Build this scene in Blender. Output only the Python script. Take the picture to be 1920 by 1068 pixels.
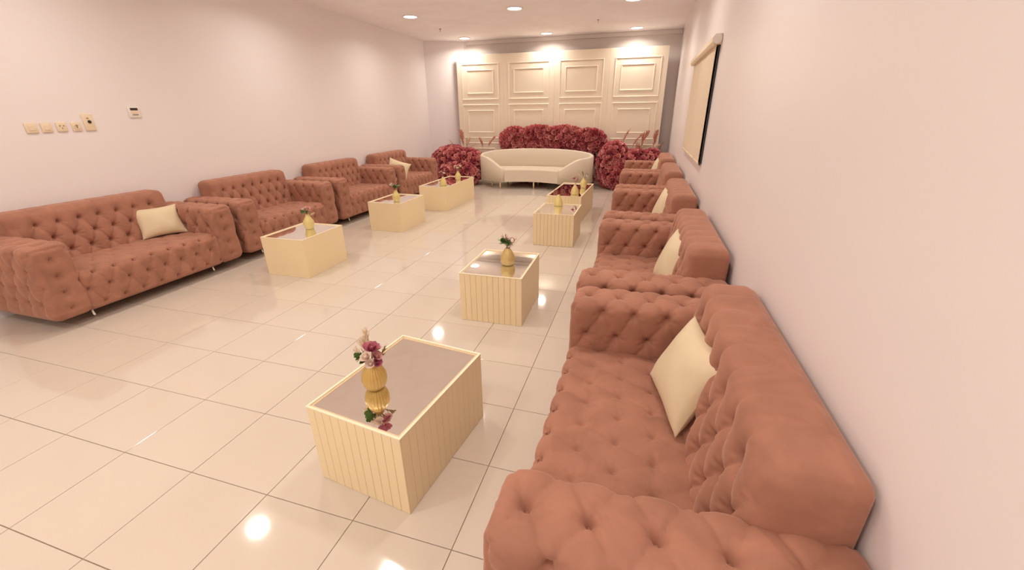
import bpy, bmesh, math, random
import numpy as np
from mathutils import Vector, Matrix, Euler

random.seed(7)
rng = np.random.default_rng(7)
sc = bpy.context.scene
for o in list(bpy.data.objects):
    bpy.data.objects.remove(o, do_unlink=True)
COL = sc.collection

# ------------------------------------------------------------------ room numbers (metres)
XL, XR = -2.99, 3.24
Y0, Y1 = -3.4, 10.8
H = 3.43

# ------------------------------------------------------------------ camera
cam_d = bpy.data.cameras.new('camera')
cam = bpy.data.objects.new('camera', cam_d)
COL.objects.link(cam)
yaw, pitch, roll = -0.29404849, 0.39718329, 0.00970887
cy, sy, cp, sp = math.cos(yaw), math.sin(yaw), math.cos(pitch), math.sin(pitch)
fwd = Vector((sy*cp, cy*cp, -sp)); right = Vector((cy, -sy, 0)); down = fwd.cross(right)
c_, s_ = math.cos(roll), math.sin(roll)
r2 = c_*right + s_*down; d2 = -s_*right + c_*down
M = Matrix((r2, -d2, -fwd)).transposed().to_4x4()
M.translation = Vector((2.6107, -0.59445, 1.74538))
cam.matrix_world = M
cam_d.sensor_width = 36.0
cam_d.lens = 773.0157/1920*36
cam_d.clip_start = 0.02
sc.camera = cam

# ------------------------------------------------------------------ world, exposure
w = bpy.data.worlds.new('world'); sc.world = w; w.use_nodes = True
w.node_tree.nodes['Background'].inputs[0].default_value = (1.0, 0.85, 0.75, 1)
w.node_tree.nodes['Background'].inputs[1].default_value = 0.3
sc.view_settings.view_transform = 'Standard'
sc.view_settings.look = 'None'
sc.view_settings.gamma = 1
sc.view_settings.exposure = 0.0
sc.view_settings.use_curve_mapping = False
try:
    sc.cycles.diffuse_bounces = 8
    sc.cycles.max_bounces = 12
except Exception:
    pass

LAMP_COLOR = (1.0, 0.90, 0.79)
LAMP_POWER = 16.0
ROWS = [10.3, 7.65, 4.95, 2.13, -0.6, -2.6]
COLS = [-1.85, 0.21, 2.24]

# ------------------------------------------------------------------ helpers
def tag(o, label=None, cat=None, group=None, kind=None):
    if label: o['label'] = label
    if cat: o['category'] = cat
    if group: o['group'] = group
    if kind: o['kind'] = kind
    return o

def link(name, me, parent=None, loc=None, rot=None, mat=None):
    o = bpy.data.objects.new(name, me)
    COL.objects.link(o)
    if parent is not None: o.parent = parent
    if loc is not None: o.location = loc
    if rot is not None: o.rotation_euler = rot
    if mat is not None and me is not None and len(me.materials) == 0:
        me.materials.append(mat)
    return o

def empty(name, loc=(0, 0, 0), rz=0.0):
    o = bpy.data.objects.new(name, None)
    o.empty_display_size = 0.1
    COL.objects.link(o); o.location = loc; o.rotation_euler = (0, 0, rz)
    return o

def children_map():
    d = {}
    for o in bpy.data.objects:
        if o.parent: d.setdefault(o.parent.name, []).append(o)
    return d

def copy_tree(o, parent=None, cm=None):
    if cm is None: cm = children_map()
    c = o.copy(); COL.objects.link(c)
    if parent is not None: c.parent = parent
    for ch in cm.get(o.name, []):
        copy_tree(ch, c, cm)
    return c

def mesh_np(name, verts, faces, smooth=True):
    me = bpy.data.meshes.new(name)
    me.from_pydata([tuple(v) for v in verts], [], [tuple(f) for f in faces])
    if smooth:
        me.polygons.foreach_set('use_smooth', [True]*len(me.polygons))
    me.update()
    return me

def bm_mesh(name, bm, smooth=False):
    bmesh.ops.recalc_face_normals(bm, faces=bm.faces)
    me = bpy.data.meshes.new(name)
    bm.to_mesh(me); bm.free()
    if smooth:
        me.polygons.foreach_set('use_smooth', [True]*len(me.polygons))
    me.update()
    return me

def add_box(bm, x0, x1, y0, y1, z0, z1, bevel=0.0, seg=1):
    v = [bm.verts.new(p) for p in ((x0,y0,z0),(x1,y0,z0),(x1,y1,z0),(x0,y1,z0),(x0,y0,z1),(x1,y0,z1),(x1,y1,z1),(x0,y1,z1))]
    fs = [bm.faces.new([v[i] for i in f]) for f in ((0,3,2,1),(4,5,6,7),(0,1,5,4),(1,2,6,5),(2,3,7,6),(3,0,4,7))]
    if bevel > 0:
        es = list({e for f in fs for e in f.edges})
        bmesh.ops.bevel(bm, geom=es, offset=bevel, segments=seg, affect='EDGES', profile=0.5)

def box_mesh(name, x0, x1, y0, y1, z0, z1, bevel=0.0, seg=1, smooth=False):
    bm = bmesh.new(); add_box(bm, x0, x1, y0, y1, z0, z1, bevel, seg)
    return bm_mesh(name, bm, smooth)

def add_tube(bm, pts, radii, n=8, cap=True):
    pts = [Vector(p) for p in pts]
    if not hasattr(radii, '__len__'): radii = [radii]*len(pts)
    rings = []
    prev = None
    for i, p in enumerate(pts):
        if i == 0: d = pts[1]-pts[0]
        elif i == len(pts)-1: d = pts[-1]-pts[-2]
        else: d = pts[i+1]-pts[i-1]
        d.normalize()
        if prev is None:
            a = Vector((0, 0, 1)) if abs(d.z) < 0.9 else Vector((1, 0, 0))
            u = d.cross(a).normalized()
        else:
            u = (prev - d*prev.dot(d)).normalized()
        prev = u
        vv = d.cross(u)
        rings.append([bm.verts.new(p + radii[i]*(math.cos(2*math.pi*k/n)*u + math.sin(2*math.pi*k/n)*vv)) for k in range(n)])
    for a, b in zip(rings, rings[1:]):
        for k in range(n):
            bm.faces.new((a[k], a[(k+1) % n], b[(k+1) % n], b[k]))
    if cap:
        bm.faces.new(rings[0][::-1]); bm.faces.new(rings[-1])

def lathe(bm, prof, n=32, ribs=0, amp=0.0, cx=0, cy=0, cap=True):
    rings = []
    for r, z in prof:
        ring = []
        for k in range(n):
            t = 2*math.pi*k/n
            rr = r*(1+amp*math.cos(ribs*t)) if ribs else r
            ring.append(bm.verts.new((cx+rr*math.cos(t), cy+rr*math.sin(t), z)))
        rings.append(ring)
    for a, b in zip(rings, rings[1:]):
        for k in range(n):
            bm.faces.new((a[k], a[(k+1) % n], b[(k+1) % n], b[k]))
    if cap:
        bm.faces.new(rings[0][::-1]); bm.faces.new(rings[-1])

# ------------------------------------------------------------------ materials
def mat(name, col, rough=0.5, metal=0.0, spec=0.5, noise=None, bump=None, sheen=None, emit=None, coat=None, trans=0.0):
    m = bpy.data.materials.new(name); m.use_nodes = True
    nt = m.node_tree; b = nt.nodes['Principled BSDF']
    b.inputs['Base Color'].default_value = (*col, 1)
    b.inputs['Roughness'].default_value = rough
    b.inputs['Metallic'].default_value = metal
    b.inputs['Specular IOR Level'].default_value = spec
    if trans: b.inputs['Transmission Weight'].default_value = trans
    if sheen:
        b.inputs['Sheen Weight'].default_value = sheen[0]
        b.inputs['Sheen Roughness'].default_value = sheen[1]
        b.inputs['Sheen Tint'].default_value = (*sheen[2], 1)
    if coat: b.inputs['Coat Weight'].default_value = coat
    if emit:
        b.inputs['Emission Color'].default_value = (*emit[0], 1)
        b.inputs['Emission Strength'].default_value = emit[1]
    tc = nt.nodes.new('ShaderNodeTexCoord')
    if noise:
        scale, amt, detail = noise[:3]
        n = nt.nodes.new('ShaderNodeTexNoise'); n.inputs['Scale'].default_value = scale; n.inputs['Detail'].default_value = detail
        if len(noise) > 3: n.inputs['Distortion'].default_value = noise[3]
        nt.links.new(tc.outputs['Object'], n.inputs['Vector'])
        r = nt.nodes.new('ShaderNodeValToRGB')
        r.color_ramp.elements[0].position = 0.3; r.color_ramp.elements[1].position = 0.7
        r.color_ramp.elements[0].color = (*[c*(1-amt) for c in col], 1)
        r.color_ramp.elements[1].color = (*[min(1, c*(1+amt)) for c in col], 1)
        nt.links.new(n.outputs['Fac'], r.inputs['Fac'])
        nt.links.new(r.outputs['Color'], b.inputs['Base Color'])
    if bump:
        n2 = nt.nodes.new('ShaderNodeTexNoise'); n2.inputs['Scale'].default_value = bump[0]; n2.inputs['Detail'].default_value = 4
        nt.links.new(tc.outputs['Object'], n2.inputs['Vector'])
        bp = nt.nodes.new('ShaderNodeBump'); bp.inputs['Strength'].default_value = bump[1]; bp.inputs['Distance'].default_value = bump[2]
        nt.links.new(n2.outputs['Fac'], bp.inputs['Height'])
        nt.links.new(bp.outputs['Normal'], b.inputs['Normal'])
    return m

M_WALL = mat('wall_paint', (0.83, 0.79, 0.80), 0.38, spec=0.35, noise=(0.7, 0.012, 2), bump=(60, 0.05, 0.002))
M_WALLB = mat('back_wall_shaded', (0.70, 0.65, 0.62), 0.5, spec=0.3, bump=(60, 0.05, 0.002))  # darker copy of the wall paint; the backdrop's shade is put into its colour
M_CEIL = mat('ceiling_plaster', (0.92, 0.885, 0.90), 0.75, spec=0.2, noise=(2.2, 0.03, 5, 0.6), bump=(14, 0.12, 0.01))
M_TILE = mat('polished_cream_tile', (0.60, 0.53, 0.455), 0.07, spec=0.5, noise=(1.6, 0.015, 3), coat=0.2)
M_GROUT = mat('brown_grout', (0.40, 0.29, 0.19), 0.8)
M_VELVET = mat('dusty_pink_velvet', (0.365, 0.174, 0.120), 0.85, spec=0.12, noise=(5.5, 0.13, 4, 1.2), sheen=(0.45, 0.35, (1.0, 0.70, 0.58)), bump=(260, 0.12, 0.002))
M_CREAM = mat('cream_lacquer', (0.84, 0.70, 0.45), 0.38, spec=0.4)
M_CREAMIN = mat('cream_core', (0.66, 0.52, 0.33), 0.6)
M_RIM = mat('cream_rim', (0.86, 0.76, 0.56), 0.35)
M_MIRROR = mat('bronze_grey_mirror', (0.98, 0.98, 0.94), 0.015, metal=1.0)
M_GOLD = mat('mustard_gold_glaze', (0.58, 0.38, 0.11), 0.3, metal=0.25, spec=0.6)
M_YELLOW = mat('straw_yellow_glaze', (0.68, 0.55, 0.22), 0.35, metal=0.1, spec=0.6)
M_GOLD2 = mat('matt_straw_gold', (0.55, 0.40, 0.16), 0.45, metal=0.2, noise=(25, 0.12, 3))
M_CHROME = mat('chrome', (0.85, 0.83, 0.80), 0.12, metal=1.0)
M_BRASSLEG = mat('cream_gold_leg', (0.80, 0.66, 0.42), 0.3, metal=0.3)
M_CUSH = mat('cream_cushion_satin', (0.66, 0.55, 0.37), 0.55, spec=0.35, noise=(6, 0.04, 3), sheen=(0.25, 0.4, (1, 0.95, 0.8)), bump=(300, 0.08, 0.001))
M_LEATHER = mat('ivory_leatherette', (0.68, 0.60, 0.485), 0.42, spec=0.4, bump=(90, 0.05, 0.001))
M_PANEL = mat('ivory_panel_paint', (0.86, 0.78, 0.64), 0.45, spec=0.35)
M_PANELEDGE = mat('panel_edge_brown', (0.35, 0.28, 0.22), 0.7)
M_PLATE = mat('ivory_plastic', (0.80, 0.68, 0.50), 0.35)
M_PLATE2 = mat('white_plastic', (0.82, 0.78, 0.72), 0.35)
M_DARK = mat('dark_plastic', (0.03, 0.025, 0.02), 0.4)
M_GREYLCD = mat('grey_display', (0.18, 0.16, 0.13), 0.2)
M_BLIND = mat('beige_blind_fabric', (0.74, 0.62, 0.47), 0.8, bump=(400, 0.1, 0.001))
M_BLINDC = mat('beige_blind_cassette', (0.78, 0.67, 0.50), 0.4)
M_GLASS = mat('night_window_glass', (0.02, 0.018, 0.016), 0.05, spec=0.6)
M_LAMP = mat('lamp_diffuser', (1, 1, 1), 0.5, emit=((1.0, 0.93, 0.85), 9.0))
M_RING = mat('lamp_ring', (0.75, 0.72, 0.70), 0.35)
M_ROSE = [mat('rose_petal_dusty', (0.66, 0.21, 0.225), 0.6, noise=(30, 0.25, 2), sheen=(0.2, 0.4, (1, .7, .7))),
          mat('rose_petal_deep', (0.50, 0.115, 0.14), 0.6, noise=(30, 0.25, 2)),
          mat('rose_petal_light', (0.80, 0.38, 0.36), 0.6, noise=(30, 0.2, 2), sheen=(0.2, 0.4, (1, .7, .7)))]
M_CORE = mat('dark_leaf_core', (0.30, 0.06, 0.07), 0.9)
M_PLUME = mat('dry_pink_plume', (0.58, 0.27, 0.20), 0.9, noise=(40, 0.2, 2))
M_PLUME2 = mat('dry_ivory_plume', (0.72, 0.58, 0.42), 0.9, noise=(40, 0.2, 2))
M_LEAF = mat('leaf_green', (0.10, 0.20, 0.05), 0.6, noise=(40, 0.3, 2))
M_STEM = mat('dry_stem', (0.28, 0.19, 0.09), 0.8)
M_MAUVE = mat('mauve_petal', (0.42, 0.11, 0.16), 0.6, noise=(40, 0.3, 2))
M_WHITEP = mat('white_petal', (0.80, 0.66, 0.56), 0.6, noise=(40, 0.1, 2))
M_BLUSH = mat('blush_petal', (0.62, 0.32, 0.30), 0.6, noise=(40, 0.2, 2))

# ------------------------------------------------------------------ the room shell
def structure(name, me, m=None, parent=None, **k):
    o = link(name, me, parent, mat=m, **k)
    if parent is None: o['kind'] = 'structure'
    return o

T = 0.15
floor = structure('floor', box_mesh('floor', XL-T, XR+T, Y0-T, Y1+T, -0.15, -0.008), M_GROUT)
structure('ceiling', box_mesh('ceiling', XL-T, XR+T, Y0-T, Y1+T, H, H+0.12), M_CEIL)
structure('wall_left', box_mesh('wall_left', XL-T, XL, Y0-T, Y1+T, -0.15, H), M_WALL)
structure('wall_right', box_mesh('wall_right', XR, XR+T, Y0-T, Y1+T, -0.15, H), M_WALL)
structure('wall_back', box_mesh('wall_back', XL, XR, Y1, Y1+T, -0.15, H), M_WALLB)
structure('wall_front', box_mesh('wall_front', XL, XR, Y0-T, Y0, -0.15, H), M_WALL)
bm = bmesh.new()
pp = [(XL+0.001, 10.30), (-2.08, 10.79), (-2.02, Y1-0.001), (XL+0.001, Y1-0.001)]
lo_ = [bm.verts.new((x, y, -0.007)) for x, y in pp]; hi_ = [bm.verts.new((x, y, H-0.001)) for x, y in pp]
for k in range(4): bm.faces.new((lo_[k], lo_[(k+1) % 4], hi_[(k+1) % 4], hi_[k]))
bm.faces.new(lo_[::-1]); bm.faces.new(hi_)
structure('wall_corner', bm_mesh('wall_corner', bm), M_WALL)
# shallow cornice strip where the back wall meets the ceiling
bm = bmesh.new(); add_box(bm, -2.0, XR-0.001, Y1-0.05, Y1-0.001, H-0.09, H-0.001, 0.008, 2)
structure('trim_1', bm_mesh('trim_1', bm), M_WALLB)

# floor tiles: square tiles in straight rows; joints 4 mm wide and recessed
TX, TY, GAP = 0.5, 0.4790, 0.0036
OX, OY = 0.0, 0.0
def tile_mesh(name, x0, x1, y0, y1):
    bm = bmesh.new()
    add_box(bm, x0, x1, y0, y1, -0.0079, 0.0)
    es = [e for e in bm.edges if all(abs(v.co.z) < 1e-6 for v in e.verts)]
    bmesh.ops.bevel(bm, geom=es, offset=0.0012, segments=1, affect='EDGES')
    return bm_mesh(name, bm)
full = tile_mesh('tile', -TX/2+GAP/2, TX/2-GAP/2, -TY/2+GAP/2, TY/2-GAP/2)
full.materials.append(M_TILE)
cut_cache = {}
i0, i1 = math.floor(XL/TX), math.ceil(XR/TX)
hidden = bmesh.new()
tile_n = 0
for j in range(math.floor(Y0/TY), math.ceil(Y1/TY)):
    for i in range(i0, i1):
        x0, x1 = max(i*TX, XL), min((i+1)*TX, XR)
        y0, y1 = max(j*TY, Y0), min((j+1)*TY, Y1)
        if x1-x0 < 0.02 or y1-y0 < 0.02: continue
        vis = -0.1 <= (j+1)*TY and j*TY < 9.75 and not (i >= 5 and j > 2) and not (i*TX < -2.4 and j*TY < 1.2 and False)
        if vis and tile_n < 298:
            dz = random.uniform(-0.0004, 0.0)
            if x1-x0 > TX-1e-6 and y1-y0 > TY-1e-6:
                o = link('tile', full, floor, ((x0+x1)/2, (y0+y1)/2, dz))
            else:
                key = (round(x1-x0, 4), round(y1-y0, 4))
                if key not in cut_cache:
                    a, b = (x1-x0)/2, (y1-y0)/2
                    cut_cache[key] = tile_mesh('tile_cut', -a+GAP/2, a-GAP/2, -b+GAP/2, b-GAP/2)
                    cut_cache[key].materials.append(M_TILE)
                o = link('tile', cut_cache[key], floor, ((x0+x1)/2, (y0+y1)/2, dz))
            tile_n += 1
        else:
            add_box(hidden, x0+GAP/2, x1-GAP/2, y0+GAP/2, y1-GAP/2, -0.0079, -0.0002)
o = link('tiles_out_of_sight', bm_mesh('tiles_rest', hidden), floor, mat=M_TILE); o['kind'] = 'stuff'; o.name = 'tile_field'

# ------------------------------------------------------------------ downlights
def downlight(x, y, label):
    r = empty('downlight', (x, y, H))
    tag(r, label, 'ceiling light', 'round downlights in the ceiling')
    return r
bm = bmesh.new(); lathe(bm, [(0.150, -0.001), (0.150, -0.007), (0.142, -0.012), (0.128, -0.012), (0.124, -0.006), (0.124, -0.001)], 40)
ring_me = bm_mesh('downlight_ring', bm, True); ring_me.materials.append(M_RING)
bm = bmesh.new(); lathe(bm, [(0.1235, -0.0012), (0.1235, -0.0045), (0.10, -0.0065), (0.05, -0.008), (0.01, -0.0085)], 40)
diff_me = bm_mesh('downlight_diffuser', bm, True); diff_me.materials.append(M_LAMP)
row_words = ['in the row nearest the backdrop', 'in the second row from the backdrop', 'in the third row from the backdrop', 'in the fourth row from the backdrop', 'in the row above the camera', 'in the row behind the camera']
col_words = ['on the left', 'in the middle', 'on the right']
for j, y in enumerate(ROWS):
    for i, x in enumerate(COLS):
        t = downlight(x, y, 'round white downlight %s, %s' % (col_words[i], row_words[j]))
        link('ring', ring_me, t); link('diffuser', diff_me, t)
        ld = bpy.data.lights.new('lamp_light', 'AREA'); ld.shape = 'DISK'; ld.size = 0.2
        ld.energy = LAMP_POWER; ld.color = LAMP_COLOR; ld.spread = math.radians(150)
        lo = bpy.data.objects.new('lamp_light', ld); COL.objects.link(lo); lo.parent = t
        lo.location = (0, 0, -0.014)
        lo.visible_camera = True

# two small ceiling hooks
for x, y, lab in ((-1.872, 8.98, 'small dark hook in the ceiling between the left downlights'), (1.517, 9.16, 'small dark hook in the ceiling right of the middle downlights')):
    bm = bmesh.new()
    lathe(bm, [(0.022, 0), (0.022, -0.006), (0.012, -0.010), (0.006, -0.012)], 12)
    add_tube(bm, [(0, 0, -0.010), (0, 0, -0.040), (0.008, 0, -0.052), (0.016, 0, -0.044)], 0.004, 6)
    o = link('ceiling_hook', bm_mesh('ceiling_hook', bm, True), None, (x, y, H-0.001), mat=M_STEM); tag(o, lab, 'hook')

# ------------------------------------------------------------------ window and roller blind on the right wall
win = structure('window_1', box_mesh('window_1', XR-0.012, XR-0.001, 4.36, 6.50, 1.22, 2.36), M_GLASS)
bm = bmesh.new()
for a in ((4.352, 4.366), (6.46, 6.50), (5.36, 5.39)):
    add_box(bm, XR-0.02, XR-0.013, a[0], a[1], 1.20, 2.38)
for a in ((1.20, 1.235), (2.345, 2.38)):
    add_box(bm, XR-0.02, XR-0.013, 4.366, 6.46, a[0], a[1])
link('window_frame', bm_mesh('window_frame', bm), win, mat=M_DARK)
bl = empty('roller_blind', (XR-0.034, 5.4, 1.18)); tag(bl, 'beige roller blind hanging closed on the right wall', 'blind')
bx = XR-0.06
bm = bmesh.new()
n = 24
for i in range(n):
    pass
vs = []
for i in range(n+1):
    y = -1.03 + 2.09*i/n
    for (xx) in (0.0, -0.004):
        vs.append([bm.verts.new((xx+0.0025*math.sin(i*0.9), y, z)) for z in (0.045, 0.4, 0.8, 1.15)])
for i in range(n):
    a0, b0, a1, b1 = vs[2*i], vs[2*i+1], vs[2*i+2], vs[2*i+3]
    for k in range(3):
        bm.faces.new((a0[k], a1[k], a1[k+1], a0[k+1])); bm.faces.new((b0[k], b0[k+1], b1[k+1], b1[k]))
    bm.faces.new((a0[0], b0[0], b1[0], a1[0])); bm.faces.new((a0[3], a1[3], b1[3], b0[3]))
for q in (0, n):
    a, b = vs[2*q], vs[2*q+1]
    for k in range(3): bm.faces.new((a[k], a[k+1], b[k+1], b[k]))
link('blind_fabric', bm_mesh('blind_fabric', bm, False), bl, mat=M_BLIND)
bm = bmesh.new()
prof = [(0.032, 1.145), (-0.035, 1.145), (-0.050, 1.17), (-0.050, 1.21), (-0.030, 1.235), (0.032, 1.235)]
A = [bm.verts.new((px, -1.10, pz)) for px, pz in prof]; B = [bm.verts.new((px, 1.12, pz)) for px, pz in prof]
for k in range(6): bm.faces.new((A[k], A[(k+1) % 6], B[(k+1) % 6], B[k]))
bm.faces.new(A[::-1]); bm.faces.new(B)
link('cassette', bm_mesh('cassette', bm), bl, mat=M_BLINDC)
link('bottom_bar', box_mesh('bottom_bar', -0.008, 0.006, -1.03, 1.06, 0.025, 0.05, 0.003, 1), bl, mat=M_BLINDC)
bm = bmesh.new(); lathe(bm, [(0.040, -1.115), (0.044, -1.110), (0.044, -1.101)], 20)
me = bm_mesh('end_cap', bm)
o = link('end_cap', me, bl, (0, 0, 1.19), (-math.pi/2, 0, 0), mat=M_PLATE2)
o.location = (-0.012, 0.0, 1.19)

# ------------------------------------------------------------------ switches, sockets and thermostat on the left wall
def wall_plate(y0, y1, z0, z1, kind, label, cat, m=M_PLATE):
    cyy, czz = (y0+y1)/2, (z0+z1)/2
    t = empty('wall_socket' if kind in ('socket', 'round') else ('wall_switch' if kind == 'switch' else ('key_switch' if kind == 'key' else 'thermostat')), (XL+0.001, cyy, czz))
    tag(t, label, cat)
    hy, hz = (y1-y0)/2, (z1-z0)/2
    link('plate', box_mesh('plate', 0, 0.012, -hy, hy, -hz, hz, 0.005, 2, True), t, mat=m)
    if kind == 'switch':
        link('rocker', box_mesh('rocker', 0.012, 0.017, -hy*.45, hy*.45, -hz*.5, hz*.5, 0.002, 1), t, mat=m)
    elif kind == 'socket':
        bm = bmesh.new()
        for a, b in ((-.35, .2), (.35, .2), (0, -.3)):
            add_box(bm, 0.0121, 0.0135, hy*a-.004, hy*a+.004, hz*b-.007, hz*b+.007)
        link('pin_holes', bm_mesh('pin_holes', bm), t, mat=M_STEM)
        link('face', box_mesh('face', 0.008, 0.0125, -hy*.6, hy*.6, -hz*.6, hz*.6, 0.001, 1), t, mat=m)
    elif kind == 'round':
        bm = bmesh.new(); lathe(bm, [(hz*.62, 0.010), (hz*.62, 0.015), (hz*.5, 0.017), (hz*.45, 0.013)], 24)
        me = bm_mesh('round_face', bm, True); link('face', me, t, rot=(0, math.pi/2, 0), mat=m)
        link('earth_slot', box_mesh('slot', 0.0135, 0.0185, -.004, .004, -hz*.3, hz*.3), t, mat=M_STEM)
    elif kind == 'key':
        bm = bmesh.new(); lathe(bm, [(0.016, 0.010), (0.016, 0.018), (0.011, 0.020)], 20)
        link('key_barrel', bm_mesh('key_barrel', bm, True), t, (0, 0.004, 0.005), (0, math.pi/2, 0), mat=M_DARK)
        link('indicator', box_mesh('indicator', 0.012, 0.0145, -.012, .006, .034, .044), t, mat=M_STEM)
    else:
        link('display', box_mesh('display', 0.012, 0.014, -hy*.62, hy*.62, hz*.35, hz*.78), t, mat=M_DARK)
        link('lower_display', box_mesh('lower_display', 0.012, 0.0135, -hy*.62, hy*.62, -hz*.25, hz*.28), t, mat=M_PLATE)
        link('button_row', box_mesh('button_row', 0.012, 0.0145, -hy*.5, hy*.5, -hz*.52, -hz*.38), t, mat=M_GREYLCD)
wall_plate(2.075, 2.165, 1.598, 1.692, 'switch', 'ivory wall switch plate, leftmost in the row on the left wall', 'switch')
wall_plate(2.192, 2.275, 1.600, 1.690, 'switch', 'ivory wall switch plate, second from the left in the row on the left wall', 'switch')
wall_plate(2.310, 2.395, 1.603, 1.692, 'socket', 'ivory socket plate with pin holes, third from the left in the wall row', 'socket')
wall_plate(2.435, 2.515, 1.603, 1.690, 'round', 'ivory socket with round recessed face beside the tall key switch plate', 'socket')
wall_plate(2.545, 2.640, 1.602, 1.768, 'key', 'tall ivory plate with a black key hole at the end of the row', 'switch')
wall_plate(3.000, 3.125, 1.722, 1.838, 'thermo', 'white thermostat with dark display on the left wall', 'thermostat', M_PLATE2)

# ------------------------------------------------------------------ deep-buttoned sofas
def tuft(u, s, du, dv, rows, A, amp_btn, hem=0.12):
    """u along the row, s across rows (row k at s=k*dv), rows=(first,last). Returns displacement <= 0 at creases."""
    r0, r1 = rows
    sr = s/dv
    a = u/du + sr/2.0
    b = u/du - sr/2.0
    ga = np.abs(np.sin(np.pi*a)); gb = np.abs(np.sin(np.pi*b))
    m = (ga*gb)**0.36
    # nearest button: a,b rounded
    an, bn = np.round(a), np.round(b)
    ub = (an+bn)/2*du; sb = (an-bn)*dv
    rr = np.sqrt((u-ub)**2 + (s-sb)**2)
    q = 1-np.exp(-(rr/0.034)**2)
    h_mid = A*(0.52*m + 0.48*q) - amp_btn*np.exp(-(rr/0.0135)**2)
    # gathers radiating from the buttons
    th = np.arctan2(s-sb, u-ub)
    h_mid += 0.0026*np.sin(th*8+an*3.1+bn)*np.exp(-((rr-0.038)/0.022)**2)
    # beyond the last row: straight pleats running to the hem
    def pleat(row, dist):
        ph = u/du + (row % 2)*0.5
        un = (np.round(ph)-(row % 2)*0.5)*du
        g = np.abs(np.sin(np.pi*ph))**0.5
        rb = np.sqrt((u-un)**2 + dist**2)
        qq = 1-np.exp(-(rb/0.036)**2)
        f = np.clip(1-dist/(hem*2.2), 0.0, 1)
        return A*(1-f*(0.42*(1-g) + 0.58*(1-qq))) - amp_btn*np.exp(-(rb/0.0135)**2)
    h = np.where(sr > r1, pleat(r1, np.maximum(s-r1*dv, 0)), np.where(sr < r0, pleat(r0, np.maximum(r0*dv-s, 0)), h_mid))
    return h

def rounded_box(name, size, rad, step, dispf, shape=None):
    """closed rounded box centred in x,y with base at z=0; dispf(P, N, face weights)->displacement along N; shape maps points"""
    sx, sy_, sz = size
    nx, ny, nz = [max(2, int(round(v/step))) for v in size]
    idx = {}; pts = []
    def vid(i, j, k):
        key = (i*(ny+1)+j)*(nz+1)+k
        r = idx.get(key)
        if r is None:
            r = len(pts); idx[key] = r; pts.append((i, j, k))
        return r
    faces = []
    for k, flip in ((0, True), (nz, False)):
        for i in range(nx):
            for j in range(ny):
                f = (vid(i, j, k), vid(i+1, j, k), vid(i+1, j+1, k), vid(i, j+1, k)); faces.append(f[::-1] if flip else f)
    for j, flip in ((0, False), (ny, True)):
        for i in range(nx):
            for k in range(nz):
                f = (vid(i, j, k), vid(i+1, j, k), vid(i+1, j, k+1), vid(i, j, k+1)); faces.append(f[::-1] if flip else f)
    for i, flip in ((0, True), (nx, False)):
        for j in range(ny):
            for k in range(nz):
                f = (vid(i, j, k), vid(i, j+1, k), vid(i, j+1, k+1), vid(i, j, k+1)); faces.append(f[::-1] if flip else f)
    I = np.array(pts, float)
    P = np.stack([(I[:, 0]/nx-0.5)*sx, (I[:, 1]/ny-0.5)*sy_, I[:, 2]/nz*sz], 1)
    lo = np.array([-sx/2, -sy_/2, 0])+rad; hi = np.array([sx/2, sy_/2, sz])-rad
    C = np.clip(P, lo, hi)
    D = P-C
    L = np.linalg.norm(D, axis=1, keepdims=True)
    N = D/np.maximum(L, 1e-9)
    Q = C + N*rad
    d = dispf(P, Q, N)
    Q = Q + N*d[:, None]
    if shape is not None: Q = shape(Q)
    return mesh_np(name, Q, faces)

ARM_T, ARM_D, ARM_H, LEG = 0.235, 0.90, 0.635, 0.095
SEAT_W, STEP = 1.33, 0.0078
DU, DV = 0.172, 0.148

def arm_disp(side):
    def f(P, Q, N):
        # wrap coordinate from the top centre line down either face
        top = np.abs(P[:, 2]-ARM_H) < 1e-6
        s = np.where(top, P[:, 0], np.sign(P[:, 0])*(ARM_T/2 + (ARM_H-P[:, 2])))
        h1 = tuft(P[:, 1]+0.03, s, DU, DV, (-4, 4), 0.036, 0.029)
        hf = tuft(P[:, 0]*1.0+DU/2*0, (P[:, 2]-0.075), 0.36, 0.125, (0, 4), 0.020, 0.012)
        # front face: one column of buttons, softly quilted
        ub = np.sqrt(P[:, 0]**2 + ((P[:, 2]-0.09)-np.round((P[:, 2]-0.09)/0.15)*0.15)**2)
        hf = 0.020*(1-np.exp(-(ub/0.035)**2)) - 0.016*np.exp(-(ub/0.0115)**2) + 0.004*(np.abs(np.sin(np.pi*(P[:, 2]-0.09)/0.15))**.5)*np.abs(P[:, 0])/0.12
        isf = (P[:, 1] < -ARM_D/2+1e-6)
        wy = np.clip(np.abs(N[:, 1]), 0, 1)**2
        e = np.minimum.reduce([ARM_T/2-np.abs(P[:, 0]) , ARM_H-P[:, 2]])
        h = h1*(1-wy) + np.where(N[:, 1] < 0, hf, 0.01)*wy
        fade = np.clip(P[:, 2]/0.06, 0, 1)
        bot = P[:, 2] < 1e-6
        return np.where(bot, 0, h*fade)
    return f

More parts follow.
